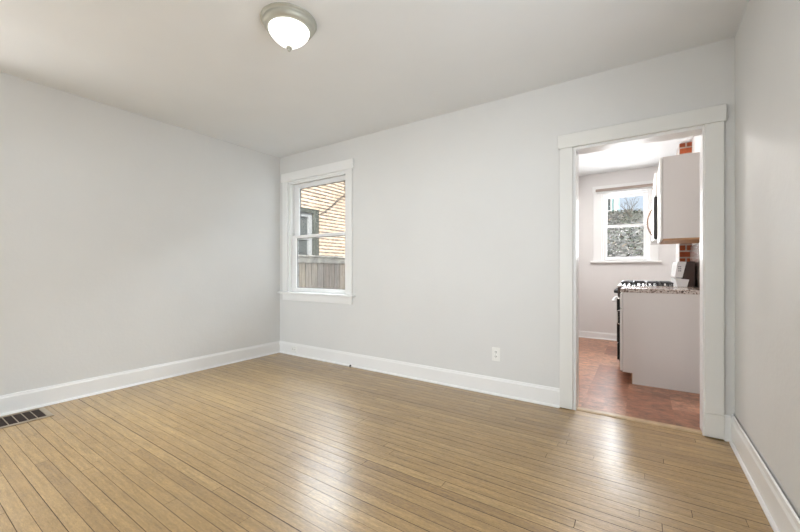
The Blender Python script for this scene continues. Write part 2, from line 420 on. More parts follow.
# ------------------------------------------------------------------ large structure
struct(MB().box(XL - .15, XR + .15, YR - .15, YB, -0.06, 0), 'floor', M['oak'])
struct(MB().box(KX - .12, XR + .12, 3.195, KY + .15, -0.06, 0.0), 'floor_kitchen', M['vinyl'])
struct(MB().box(XL - .15, XR + .15, YR - .15, YB2, H, H + .12), 'ceiling', M['ceiling'])
struct(MB().box(KX - .12, XR + .15, YB2, KY + .15, KH, KH + .12), 'ceiling_kitchen', M['ceiling'])
LW = (-0.20, 0.44, 0.82, 2.18)
wq = MB(); wq.box(XL - .15, XL, YR - .15, LW[0], -0.06, H).box(XL - .15, XL, LW[1], YB2 + .02, -0.06, H).box(XL - .15, XL, LW[0], LW[1], -0.06, LW[2]).box(XL - .15, XL, LW[0], LW[1], LW[3], H)
struct(wq, 'wall_left', M['wall'])
RW = (0.33, 1.57, 0.82, 2.18)
wq = MB(); wq.box(XR, XR + .15, YR - .15, RW[0], -0.06, H).box(XR, XR + .15, RW[1], YB2, -0.06, H).box(XR, XR + .15, RW[0], RW[1], -0.06, RW[2]).box(XR, XR + .15, RW[0], RW[1], RW[3], H)
struct(wq, 'wall_right', M['wall'])
struct(MB().box(2.3, 2.5, -7, 4.5, -.55, 5.0), 'wall_sun_block', M['siding_out'])  # unseen wall, added to keep direct sun out of the room
wb = MB()
wb.box(XL, WX0, YB, YB2, 0, H).box(WX1, DX0, YB, YB2, 0, H).box(DX1, XR, YB, YB2, 0, H)
wb.box(WX0, WX1, YB, YB2, 0, WZ0).box(WX0, WX1, YB, YB2, WZ1, H).box(DX0, DX1, YB, YB2, DZ, H)
struct(wb, 'wall_back', M['wall'])
OX0, OX1, OZ = -3.85, -1.15, 2.03
wf = MB(); wf.box(XL, OX0, YF2, YF, 0, H).box(OX1, XR, YF2, YF, 0, H).box(OX0, OX1, YF2, YF, OZ, H)
struct(wf, 'wall_front', M['wall'])
# next room's far wall with two windows
wr = MB(); z0, z1 = 0.68, 2.22
xs = [(-3.98, -2.90), (-2.70, -1.60)]
wr.box(XL, xs[0][0], YR - .15, YR, 0, H).box(xs[0][1], xs[1][0], YR - .15, YR, 0, H).box(xs[1][1], XR, YR - .15, YR, 0, H)
for a, b_ in xs: wr.box(a, b_, YR - .15, YR, 0, z0).box(a, b_, YR - .15, YR, z1, H)
struct(wr, 'wall_far', M['wall'])
# kitchen walls
struct(MB().box(KX - .12, KX, YB2, KY + .15, 0, KH), 'wall_kitchen_left', M['wall_kitchen'])
struct(MB().box(XR, XR + .15, YB2, KY + .15, 0, KH), 'wall_kitchen_right', M['wall_kitchen'])
wk = MB(); a, b_, z0, z1 = KW
wk.box(KX, a, KY, KY + .15, 0, KH).box(b_, XR, KY, KY + .15, 0, KH).box(a, b_, KY, KY + .15, 0, z0).box(a, b_, KY, KY + .15, z1, KH)
wk.box(-0.835, -0.665, KY - .003, KY, 0.10, 2.155)
struct(wk, 'wall_kitchen_back', M['wall_kitchen'])
# flat roof slab over the house
struct(MB().box(XL - .35, XR + .4, YR - .4, YB2 + .25, H + .12, H + .22), 'roof', M['roofing'])
struct(MB().box(KX - .3, XR + .4, YB2 + .25, KY + .35, KH + .12, KH + .2), 'roof_kitchen', M['roofing'])

# baseboards: board with eased cap + shoe strip standing off slightly
BP = [(0, 0.012), (0.014, 0.012), (0.014, 0.128), (0.010, 0.138), (0.008, 0.150), (0, 0.150)]
SP = [(0, 0.0), (0.026, 0.0), (0.026, 0.008), (0.021, 0.016), (0.0, 0.018)]
def baseboard(name, p0, p1, inward, mat=None, h=1.0, shoe=True):
    mb = MB(); mb.prism([(a, b * h) for a, b in BP], p0, p1, inward, (0, 0, 1))
    if shoe: mb.prism(SP, p0, p1, inward, (0, 0, 1))
    o = struct(mb, name, mat or M['trim']); return o
baseboard('baseboard_left', (XL, YF, 0), (XL, YB, 0), (1, 0, 0))
baseboard('baseboard_back', (XL + .014, YB, 0), (-0.547, YB, 0), (0, -1, 0))
baseboard('baseboard_back_corner', (0.4415, YB, 0), (XR - .02, YB, 0), (0, -1, 0), h=1.08)
# right baseboard stands off the wall a little, leaving a dark crack along its top
RB = [(0.009, 0.0), (0.022, 0.0), (0.022, 0.135), (0.017, 0.150), (0.016, 0.172), (0.009, 0.176)]
mb = MB(); mb.prism(RB, (XR, YF, 0), (XR, YB - .002, 0), (-1, 0, 0), (0, 0, 1))
mb.prism([(0.0, 0.0), (0.034, 0.0), (0.034, 0.010), (0.028, 0.02), (0.0, 0.022)], (XR, YF, 0), (XR, YB - .045, 0), (-1, 0, 0), (0, 0, 1))
struct(mb, 'baseboard_right', M['trim'])
baseboard('baseboard_kitchen_back', (KX, KY, 0), (XR, KY, 0), (0, -1, 0), h=0.72)
baseboard('baseboard_kitchen_left', (KX, YB2, 0), (KX, KY, 0), (1, 0, 0), h=0.72)
baseboard('baseboard_far', (XL, YR, 0), (XR, YR, 0), (0, 1, 0))

# kitchen doorway trim
tr = struct_root('door_1', (DX0, YB, 0))
JX0, JX1 = -0.430, 0.335
m = MB(); m.box(DX0, JX0, YB - .004, YB2 + .004, 0, DZ, .002).box(JX1, DX1, YB - .004, YB2 + .004, 0, DZ, .002)
m.box(JX0, JX1, YB - .004, YB2 + .004, DZ - .022, DZ, .002)
part(m, 'door_jamb', M['trim'], tr)
part(MB().box(-0.547, DX0 + .004, YB - .021, YB, 0.006, DZ, .003), 'side_casing', M['casing'], tr)
part(MB().box(DX1 - .004, 0.4415, YB - .021, YB, 0.16, DZ, .003), 'side_casing', M['casing'], tr)
part(MB().box(DX1 - .006, 0.4435, YB - .026, YB, 0.007, 0.16, .003), 'plinth_block', M['casing'], tr)
part(MB().box(-0.5585, 0.4530, YB - .028, YB, DZ, 2.172, .003), 'head_casing', M['casing'], tr)
# kitchen-side casing
part(MB().box(-0.547, DX0 + .004, YB2, YB2 + .02, 0, DZ, .003).box(DX1 - .004, 0.4415, YB2, YB2 + .02, 0, DZ, .003).box(-0.547, 0.4415, YB2, YB2 + .02, DZ, 2.16, .003), 'kitchen_casing', M['trim'], tr)
# threshold strip
m = MB(); m.prism([(0, -.01), (0, 0.004), (0.012, 0.010), (0.06, 0.010), (0.078, 0.002), (0.078, -.01)], (JX0, YB + .004, 0), (JX1, YB + .004, 0), (0, 1, 0), (0, 0, 1))
o = struct(m, 'trim_1', plain('oak_threshold', (0.50, 0.36, 0.21), 0.35, var=0.12, scale=20))

# casing of the wide opening in the front wall
m = MB(); m.box(OX0 - .11, OX0, YF, YF + .02, 0, OZ, .003).box(OX1, OX1 + .11, YF, YF + .02, 0, OZ, .003).box(OX0 - .13, OX1 + .13, YF, YF + .025, OZ, OZ + .11, .003)
m.box(OX0, OX0 + .02, YF2, YF, 0, OZ - .02).box(OX1 - .02, OX1, YF2, YF, 0, OZ - .02).box(OX0, OX1, YF2, YF, OZ - .02, OZ)
struct(m, 'trim_2', M['trim'])

# ------------------------------------------------------------------ window with two sashes (living room)
w1 = struct_root('window_1', ((WX0 + WX1) / 2, YB, WZ0))
part(MB().box(-3.955, WX0, YB - .020, YB, 0.815, 2.256, .003), 'side_casing', M['trim'], w1)
part(MB().box(WX1, -2.741, YB - .020, YB, 0.815, 2.256, .003), 'side_casing', M['trim'], w1)
part(MB().box(-3.972, -2.722, YB - .027, YB, 2.256, 2.364, .003), 'head_casing', M['trim'], w1)
part(MB().box(-4.012, -2.700, YB - .055, YB + .06, 0.790, 0.815, .006, 2), 'window_stool', M['trim'], w1)
part(MB().box(-3.955, -2.741, YB - .018, YB, 0.705, 0.790, .003), 'apron', M['trim'], w1)
m = MB()
m.box(WX0, WX0 + .022, YB, YB2 + .02, .80, WZ1).box(WX1 - .022, WX1, YB, YB2 + .02, .80, WZ1).box(WX0 + .022, WX1 - .022, YB, YB2 + .02, WZ1 - .022, WZ1)
m.box(WX0 + .022, WX0 + .040, YB + .012, YB + .032, .815, WZ1 - .022, .002).box(WX1 - .040, WX1 - .022, YB + .012, YB + .032, .815, WZ1 - .022, .002)
m.box(WX0 + .040, WX1 - .040, YB + .012, YB + .032, WZ1 - .040, WZ1 - .022, .002)
m.box(WX0 + .022, WX0 + .034, YB + .068, YB + .080, .815, WZ1 - .022).box(WX1 - .034, WX1 - .022, YB + .068, YB + .080, .815, WZ1 - .022)
m.box(WX0, WX1, YB + .06, YB2 + .05, 0.78, 0.812)
part(m, 'window_jamb', M['trim'], w1)
def sash(root, x0, x1, z0, z1, y, wl, wr_, wt, wb_, t=.032):
    m = MB()
    m.box(x0, x0 + wl, y, y + t, z0, z1, .004).box(x1 - wr_, x1, y, y + t, z0, z1, .004)
    m.box(x0 + wl, x1 - wr_, y, y + t, z1 - wt, z1, .004).box(x0 + wl, x1 - wr_, y, y + t, z0, z0 + wb_, .004)
    s = part(m, 'sash', M['trim'], root)
    a0, a1, c0, c1 = x0 + wl, x1 - wr_, z0 + wb_, z1 - wt; q = .004
    m = MB(); m.box(a0, a0 + q, y + t * .6, y + t + .003, c0, c1).box(a1 - q, a1, y + t * .6, y + t + .003, c0, c1)
    m.box(a0 + q, a1 - q, y + t * .6, y + t + .003, c0, c0 + q).box(a0 + q, a1 - q, y + t * .6, y + t + .003, c1 - q, c1)
    part(m, 'glazing_bead', M['putty'], s)
    g = part(MB().box(x0 + wl - .006, x1 - wr_ + .006, y + t / 2 - .002, y + t / 2 + .002, z0 + wb_ - .006, z1 - wt + .006), 'pane', M['glass'], s)
    return s
sash(w1, WX0 + .024, WX1 - .024, 0.815, 1.548, YB + .034, .094, .040, .038, .052)
sash(w1, WX0 + .024, WX1 - .024, 1.508, 2.232, YB + .082, .094, .040, .062, .036)

# kitchen window
kw = struct_root('window_2', ((KW[0] + KW[1]) / 2, KY, KW[2]))
a, b_, z0, z1 = KW
part(MB().box(-0.648, a, KY - .02, KY, z0, z1 + .02, .003), 'side_casing', M['trim'], kw)
part(MB().box(b_, 0.201, KY - .02, KY, z0, z1 + .02, .003), 'side_casing', M['trim'], kw)
part(MB().box(-0.66, 0.213, KY - .024, KY, z1 + .02, z1 + .125, .003), 'head_casing', M['trim'], kw)
part(MB().box(-0.685, 0.235, KY - .06, KY + .05, z0 - .03, z0, .005), 'window_stool', M['trim'], kw)
m = MB(); m.box(a, a + .02, KY, KY + .15, z0, z1).box(b_ - .02, b_, KY, KY + .15, z0, z1).box(a + .02, b_ - .02, KY, KY + .15, z1 - .02, z1).box(a, b_, KY + .05, KY + .19, z0 - .03, z0 + .005)
part(m, 'window_jamb', M['trim'], kw)
sash(kw, a + .022, b_ - .022, z0 + .005, 1.80, KY + .03, .048, .048, .035, .055)
sash(kw, a + .022, b_ - .022, 1.765, z1 - .02, KY + .07, .048, .048, .045, .035)
# far-room windows
for i, (a, b_) in enumerate(xs):
    fw = struct_root('window_%d' % (3 + i), ((a + b_) / 2, YR, 0.68))
    m = MB(); m.box(a - .1, a, YR, YR + .02, .66, 2.24, .003).box(b_, b_ + .1, YR, YR + .02, .66, 2.24, .003)
    m.box(a - .12, b_ + .12, YR, YR + .025, 2.24, 2.35, .003).box(a - .14, b_ + .14, YR, YR + .06, .64, .66, .003)
    part(m, 'window_casing', M['trim'], fw)
    m = MB(); m.box(a, a + .05, YR - .08, YR - .04, .68, 2.22).box(b_ - .05, b_, YR - .08, YR - .04, .68, 2.22)
    m.box(a, b_, YR - .08, YR - .04, 2.17, 2.22).box(a, b_, YR - .08, YR - .04, .68, .74).box(a, b_, YR - .08, YR - .04, 1.43, 1.47)
    part(m, 'sash', M['trim'], fw)

fw = struct_root('window_5', (XR, .95, RW[2])); a, b_, z0, z1 = RW  # unseen right window, added to go with the fill lamp there
m = MB(); m.box(XR - .02, XR, a - .1, a, z0 - .02, z1 + .02, .003).box(XR - .02, XR, b_, b_ + .1, z0 - .02, z1 + .02, .003)
m.box(XR - .025, XR, a - .12, b_ + .12, z1 + .02, z1 + .12, .003).box(XR - .06, XR, a - .14, b_ + .14, z0 - .04, z0 - .02, .003)
part(m, 'window_casing', M['trim'], fw)
m = MB(); m.box(XR + .04, XR + .08, a, a + .04, z0, z1).box(XR + .04, XR + .08, b_ - .04, b_, z0, z1)
m.box(XR + .04, XR + .08, a, b_, z1 - .04, z1).box(XR + .04, XR + .08, a, b_, z0, z0 + .05).box(XR + .04, XR + .08, a, b_, 1.48, 1.52)
part(m, 'sash', M['trim'], fw)

fw = struct_root('window_6', (XL, .12, LW[2])); a, b_, z0, z1 = LW  # unseen left window, added as an opening for its fill lamp
m = MB(); m.box(XL, XL + .02, a - .1, a, z0 - .02, z1 + .02, .003).box(XL, XL + .02, b_, b_ + .09, z0 - .02, z1 + .02, .003)
m.box(XL, XL + .025, a - .11, b_ + .10, z1 + .02, z1 + .12, .003).box(XL, XL + .06, a - .11, b_ + .10, z0 - .04, z0 - .02, .003)
part(m, 'window_casing', M['trim'], fw)
m = MB(); m.box(XL - .08, XL - .04, a, a + .04, z0, z1).box(XL - .08, XL - .04, b_ - .04, b_, z0, z1)
m.box(XL - .08, XL - .04, a, b_, z1 - .04, z1).box(XL - .08, XL - .04, a, b_, z0, z0 + .05).box(XL - .08, XL - .04, a, b_, 1.48, 1.52)
part(m, 'sash', M['trim'], fw)

# ------------------------------------------------------------------ outside: ground, slope, neighbour house, fence
gm = MB(); gm.box(-40, 30, -40, 7.4, -0.75, -0.55); struct(gm, 'ground', M['litter'])
# hillside behind the kitchen
random.seed(4)
bm = bmesh.new(); nx, ny = 60, 50; grid = []
def hill_z(x, y):
    t = (y - 7.2); z = -0.6 + 0.445 * max(0, t - .2) + 0.10 * max(0, x + .4)
    if y > 16.5: z = hill_z(x, 16.5) + 0.02 * (y - 16.5)
    return z + 0.10 * math.sin(1.3 * x + .7 * y) + .07 * math.sin(3.1 * x - 1.7 * y)
for j in range(ny + 1):
    grid.append([])
    for i in range(nx + 1):
        x = -12 + 26 * i / nx; y = 7.0 + 22 * j / ny
        grid[-1].append(bm.verts.new((x, y, hill_z(x, y) + random.uniform(-.03, .03))))
for j in range(ny):
    for i in range(nx): bm.faces.new((grid[j][i], grid[j][i + 1], grid[j + 1][i + 1], grid[j + 1][i]))
hm = MB(); hm.bm.free(); hm.bm = bm
struct(hm, 'hillside', M['litter'], True)
lf = MB()
for k in range(14000):
    y = 8.2 + 8.6 * random.random(); x = random.uniform(-2.6, 1.6) + (y - 8) * 0.03
    c = Vector((x, y, hill_z(x, y) + .03)); s = random.uniform(.025, .06)
    u = Vector((random.uniform(-1, 1), random.uniform(-1, 1), random.uniform(-.5, .7))).normalized()
    v = u.cross(Vector((random.uniform(-.5, .5), random.uniform(-1, 0), 1))).normalized()
    q = [c - u * s, c + v * s * .45, c + u * s, c - v * s * .45]
    lf.bm.faces.new([lf.bm.verts.new(p) for p in q])
o = lf.build('leaf_litter', M['leaves']); o['kind'] = 'stuff'
tag(o, 'grey and brown dead leaves covering the slope outside the kitchen window', 'leaves')

# bare shrubs on top of the slope
def branchy(mb, p, d, l, r, depth):
    pts = [p]; q = p
    for k in range(3):
        d = (d + Vector((random.uniform(-.25, .25), random.uniform(-.25, .25), random.uniform(-.05, .2)))).normalized()
        q = q + d * l / 3; pts.append(q)
    mb.tube(pts, r, 5, [r, r * .85, r * .7, r * .55])
    if depth:
        for k in range(3):
            nd_ = (d + Vector((random.uniform(-.9, .9), random.uniform(-.6, .6), random.uniform(-.2, .6)))).normalized()
            branchy(mb, pts[random.choice((1, 2, 3))], nd_, l * random.uniform(.55, .8), r * .55, depth - 1)
tl = ['bare grey shrub nearest the pale teal house on the slope', 'bare branching shrub in the middle of the hilltop seen through kitchen window', 'bare shrub at the right end of the hilltop seen through kitchen window']
for (x, y), lb in zip(((-1.15, 16.2), (-.35, 15.8), (.45, 16.3)), tl):
    t = thing('bare_shrub', lb, 'shrub', (x, y, hill_z(x, y)), 'bare shrubs on the hilltop')
    mb = MB()
    for k in range(3):
        branchy(mb, Vector((x, y, hill_z(x, y) - .05)), Vector((random.uniform(-.5, .5), random.uniform(-.3, .3), 1)), random.uniform(.35, .5), .014, 3)
    part(mb, 'branches', M['bark'], t)

# pale teal house beyond the slope
t = thing('neighbour_house', 'pale teal sided house beyond the leafy slope behind the kitchen', 'house', (-4.0, 19.0, 2.5))
m = MB(); m.box(-7.0, -0.97, 17.6, 22, 1.5, 5.2)
for k in range(18): m.prism([(0, 0), (.02, 0), (0, .19)], (-7.0, 17.6, 1.6 + .2 * k), (-0.97, 17.6, 1.6 + .2 * k), (0, -1, 0), (0, 0, 1))
part(m, 'house_wall', M['teal'], t)
part(MB().box(-0.98, -0.86, 17.50, 17.62, 1.5, 5.2, .01), 'corner_board', M['white'], t)
f = part(MB().box(-1.22, -1.06, 17.52, 17.6, 3.55, 4.15, .01), 'window', M['white'], t)
part(MB().box(-1.19, -1.09, 17.50, 17.53, 3.60, 4.10), 'pane', M['dark_glass'], f)
part(MB().prism([(-.4, 0), (2.4, 1.2), (5.0, 0)], (-7.4, 17.3, 5.2), (-0.7, 17.3, 5.2), (0, 1, 0), (0, 0, 1)), 'roof', M['roofing'], t)

# brick neighbour
NX = -5.90
t = thing('brick_house', 'tan brick neighbouring house with green-grey trimmed window outside the room window', 'house', (NX - 2, 6, -0.55))
wy0, wy1, wz0, wz1 = 4.72, 5.617, 1.0, 2.41
m = MB(); m.box(NX - .3, NX, -6, wy0, -.55, 3.30).box(NX - .3, NX, wy1, 14, -.55, 3.30).box(NX - .3, NX, wy0, wy1, -.55, wz0).box(NX - .3, NX, wy0, wy1, wz1, 3.30)
m.box(NX - 6, NX - .3, -6, -5.7, -.55, 3.30).box(NX - 6, NX - .3, 13.7, 14, -.55, 3.30)
part(m, 'brick_wall', M['brick'], t)
m = MB(); m.box(NX - 6.03, NX + .03, -6.03, 14.03, 3.30, 3.34)
part(m, 'roof', M['roofing'], t)
m = MB(); m.box(NX - .16, NX - .01, wy1 - .15, wy1, wz0, wz1, .006).box(NX - .16, NX - .01, wy0, wy0 + .15, wz0, wz1, .006).box(NX - .16, NX - .01, wy0 + .15, wy1 - .15, wz1 - .09, wz1, .006)
m.box(NX - .16, NX + .03, wy0, wy1, wz0, wz0 + .06, .006)
f = part(m, 'window_trim', M['green_trim'], t, label='grey-green window trim')
m = MB(); y0, y1, zz0, zz1 = wy0 + .15, wy1 - .15, wz0 + .06, wz1 - .09
m.box(NX - .15, NX - .07, y1 - .10, y1, zz0, zz1, .005).box(NX - .15, NX - .07, y0, y0 + .10, zz0, zz1, .005).box(NX - .15, NX - .07, y0 + .1, y1 - .1, zz1 - .09, zz1, .005).box(NX - .15, NX - .07, y0 + .1, y1 - .1, zz0, zz0 + .08, .005).box(NX - .15, NX - .08, y0 + .1, y1 - .1, 1.74, 1.79, .005)
part(m, 'window_frame', M['win_frame'], f)
part(MB().box(NX - .14, NX - .12, y0 + .09, y1 - .09, zz0 + .07, zz1 - .08), 'pane', M['dark_glass'], f)
# loose cable along the brick
pts = [(NX + .03, 5.61, 2.32), (NX + .03, 5.76, 2.40), (NX + .03, 5.92, 2.52), (NX + .03, 6.03, 2.60), (NX + .03, 6.14, 2.72), (NX + .03, 6.28, 2.80), (NX + .03, 6.41, 2.90), (NX + .03, 6.43, 2.98), (NX + .03, 6.38, 3.05), (NX + .03, 6.45, 3.14), (NX + .03, 6.36, 3.20), (NX + .03, 6.36, 3.29)]
tag(MB().tube(pts, .009, 6).build('wall_cable', M['rubber'], None, True), 'thin dark cable running up the brick wall of the neighbouring house', 'cable')

# fence
FX = -5.10
t = thing('wooden_fence', 'weathered grey-brown board fence below the brick wall outside the window', 'fence', (FX, 5.4, -0.55))
random.seed(2); m = MB(); y = 3.75
for k in range(52):
    m.box(FX - .012 + random.uniform(-.003, .003), FX + .010 + random.uniform(-.003, .003), y + .004, y + .146, -.5, 1.235 + random.uniform(-.006, .006), .004); y += .15
part(m, 'fence_boards', M['fence'], t)
cap_mat = plain('weathered_cap_wood', (0.44, 0.40, 0.345), 0.85, var=0.35, scale=9)
part(MB().box(FX + .010, FX + .045, 3.75, 11.55, 1.225, 1.335, .004), 'top_rail', cap_mat, t)
part(MB().box(FX - .06, FX + .08, 3.75, 11.55, 1.336, 1.366, .004), 'cap_board', cap_mat, t)
for yy in (3.8, 6.2, 8.6, 11.0): part(MB().box(FX - .11, FX - .02, yy, yy + .09, -.55, 1.335, .004), 'fence_post', cap_mat, t)

# ------------------------------------------------------------------ ceiling lamp
LC = (-1.769, 1.437, H)
t = thing('ceiling_lamp', 'round flush ceiling lamp with lit frosted glass bowl and nickel rim', 'ceiling lamp', LC)
pan = [(0.0, 0.0), (0.160, 0.0), (0.163, -0.003), (0.163, -0.009), (0.160, -0.011), (0.150, -0.013), (0.149, -0.020), (0.151, -0.024), (0.149, -0.034), (0.141, -0.045), (0.130, -0.052), (0.121, -0.055), (0.0, -0.053)]
part(MB().lathe(pan, LC, 72), 'metal_rim', M['nickel'], t, True)
gl = [(0.0, -0.052), (0.119, -0.053), (0.119, -0.060), (0.112, -0.076), (0.099, -0.094), (0.081, -0.112), (0.060, -0.129), (0.038, -0.142), (0.020, -0.150), (0.0, -0.153)]
part(MB().lathe(gl, LC, 64), 'glass_bowl', M['lamp_glass'], t, True)
fin = [(0.0, -0.150), (0.017, -0.152), (0.019, -0.157), (0.016, -0.162), (0.006, -0.165), (0.0055, -0.168), (0.009, -0.172), (0.008, -0.178), (0.0, -0.181)]
part(MB().lathe(fin, LC, 24), 'finial', M['nickel'], t, True)

# ------------------------------------------------------------------ outlets
def outlet(cx, cz, w_, h_, horiz, label):
    t = thing('wall_outlet', label, 'outlet', (cx, YB, cz))
    y = YB - (.014 if horiz else 0)
    part(MB().box(cx - w_ / 2, cx + w_ / 2, y - .006, y, cz - h_ / 2, cz + h_ / 2, .0025, 2), 'cover_plate', M['plate'], t)
    for s in (-1, 1):
        dx, dz = (s * .0195, 0) if horiz else (0, s * .0195)
        r = part(MB().box(cx + dx - .0155, cx + dx + .0155, y - .009, y - .005, cz + dz - .0135, cz + dz + .0135, .004, 2), 'receptacle', M['plate'], t)
        m = MB()
        for q in (-.0063, .0063):
            if horiz: m.box(cx + dx - .004, cx + dx + .004, y - .0094, y - .008, cz + q - .0011, cz + q + .0011)
            else: m.box(cx + dx + q - .0019, cx + dx + q + .0019, y - .0094, y - .008, cz + dz - .002, cz + dz + .0085)
        if horiz: m.box(cx + dx + .007, cx + dx + .011, y - .0094, y - .008, cz - .002, cz + .002)
        else: m.lathe([(0, 0), (.0026, 0), (.0026, .0014), (0, .0014)], (cx + dx, y - .0094, cz + dz - .0075), 12, 'Y')
        part(m, 'slots', M['slot'], r)
    part(MB().lathe([(0, 0), (.003, .0004), (.003, .002), (0, .002)], (cx, y - .0078, cz), 12, 'Y'), 'screw', M['steel'], t)
outlet(-1.070, 0.357, .073, .119, False, 'white duplex wall outlet above the baseboard left of the doorway')
outlet(-3.728, 0.078, .114, .072, True, 'white outlet set sideways in the baseboard below the window')

# ------------------------------------------------------------------ floor register
t = thing('floor_register', 'tan metal floor register with dark openings beside the left baseboard', 'floor vent', (-3.83, 0.6, 0))
x0, x1, y0, y1 = -3.985, -3.69, 0.40, 0.812
m = MB(); fw = .034
m.box(x1 - fw, x1, y0, y1, 0, .006, .002).box(x0, x0 + .03, y0, y1, 0, .006, .002).box(x0 + .03, x1 - fw, y1 - fw, y1, 0, .006, .002).box(x0 + .03, x1 - fw, y0, y0 + fw, 0, .006, .002)
part(m, 'frame', M['register'], t)
part(MB().box(x0 + .028, x1 - fw + .002, y0 + fw - .002, y1 - fw + .002, 0.0004, .0012), 'duct_opening', M['duct'], t)
m = MB(); n = 7
for k in range(1, n):
    yy = y0 + fw + (y1 - y0 - 2 * fw) * k / n; m.box(x0 + .028, x1 - fw + .002, yy - .0022, yy + .0022, .0012, .0055)
part(m, 'divider_bars', M['register'], t)
m = MB()
for k in range(1, 12):
    xx = x0 + .03 + (x1 - fw - x0 - .03) * k / 12; m.box(xx - .001, xx + .001, y0 + fw, y1 - fw, .0012, .0028)
part(m, 'louvres', M['duct'], t)

# ------------------------------------------------------------------ cable stub by the back baseboard
t = thing('cable_stub', 'short black coaxial cable stub sticking up by the back baseboard', 'cable', (-2.745, 3.075, 0))
part(MB().tube([(-2.745, 3.078, -.005), (-2.745, 3.078, .012), (-2.741, 3.072, .022), (-2.732, 3.066, .026)], .0055, 10), 'cable', M['rubber'], t, True)
part(MB().tube([(-2.734, 3.067, .0255), (-2.714, 3.054, .0265)], .008, 6), 'connector', M['iron'], t)

# ------------------------------------------------------------------ kitchen: base cabinet
CY0, CY1 = 4.163, 4.80
t = thing('base_cabinet', 'pale grey kitchen base cabinet with plain end panel beside the doorway', 'cabinet', (0.15, 4.48, 0))
m = MB(); m.prism([(-.159, .105), (XR - .003, .105), (XR - .003, .882), (-.159, .882)], (0, CY0 + .002, 0), (0, CY1, 0), (1, 0, 0), (0, 0, 1))
part(m, 'cabinet_body', M['cabinet'], t)
m = MB(); m.prism([(-.159, .105), (-.078, .105), (-.078, .0), (XR - .003, .0), (XR - .003, .882), (-.159, .882)], (0, CY0 - .016, 0), (0, CY0 + .002, 0), (1, 0, 0), (0, 0, 1))
part(m, 'end_panel', M['cabinet'], t)
part(MB().box(-.085, -.070, CY0 + .002, CY1, 0, .105), 'toe_kick', M['wood_edge'], t)
part(MB().box(-.0855, -.0775, CY0 - .017, CY0 + .002, 0, .105, .001), 'corner_strip', M['wood_edge'], t, label='unpainted wood edge strip')
d = part(MB().box(-.180, -.161, CY0 - .012, CY1 - .004, .115, .720, .003), 'door', M['cab_door'], t)
part(MB().tube([(-.181, 4.36, .54), (-.209, 4.36, .545), (-.212, 4.36, .56), (-.212, 4.36, .665), (-.209, 4.36, .68), (-.181, 4.36, .685)], .005, 8), 'handle', M['steel'], d, True)
d = part(MB().box(-.180, -.161, CY0 - .012, CY1 - .004, .728, .870, .003), 'drawer', M['cab_door'], t)
part(MB().tube([(-.181, 4.42, .80), (-.208, 4.425, .80), (-.210, 4.44, .80), (-.210, 4.54, .80), (-.208, 4.555, .80), (-.181, 4.56, .80)], .005, 8), 'handle', M['steel'], d, True)
tag(MB().box(-.178, XR - .001, CY0 - .022, CY1, .8825, .9205, .004, 2).build('countertop', M['granite']), 'speckled granite countertop slab on the base cabinet', 'countertop')
bs = MB().box(XR - .018, XR - .001, CY0 - .018, 5.516, .9215, 1.378, .001)
tag(bs.build('backsplash', M['granite']), 'speckled granite backsplash panel on the kitchen wall under the upper cabinet', 'backsplash')

# stove
SY0, SY1 = 4.806, 5.48
t = thing('gas_stove', 'black and white gas stove with cast-iron grates beside the granite countertop', 'stove', (0.1, 5.14, 0))
part(MB().box(-.215, .452, SY0, SY1, .06, .905, .006), 'stove_body', M['black'], t)
part(MB().box(-.235, .452, SY0, SY1, .905, .924, .005, 2), 'cooktop', M['steel'], t, label='steel cooktop')
d = part(MB().box(-.240, -.216, SY0 + .006, SY1 - .006, .275, .775, .006), 'oven_door', M['black'], t)
part(MB().box(-.2415, -.2395, SY0 + .12, SY1 - .12, .38, .66), 'oven_glass', M['dark_glass'], d)
part(MB().tube([(-.238, SY0 + .05, .745), (-.275, SY0 + .05, .745), (-.285, SY0 + .07, .745), (-.285, SY1 - .07, .745), (-.275, SY1 - .05, .745), (-.238, SY1 - .05, .745)], .011, 10), 'handle', M['white'], d, True)
part(MB().box(-.236, -.216, SY0 + .006, SY1 - .006, .075, .262, .006), 'drawer', M['black'], t)
part(MB().box(-.232, -.190, SY0 + .002, SY1 - .002, .79, .904, .008), 'control_panel', M['brown'], t)
for k in range(5):
    yy = SY0 + .07 + k * (SY1 - SY0 - .14) / 4
    part(MB().lathe([(0, -.041), (.014, -.040), (.019, -.034), (.021, -.012), (.025, -.002), (.025, 0), (0, 0)], (-.232, yy, .853), 20, 'X'), 'knob', M['iron'] if k != 1 else M['iron'], t, True)
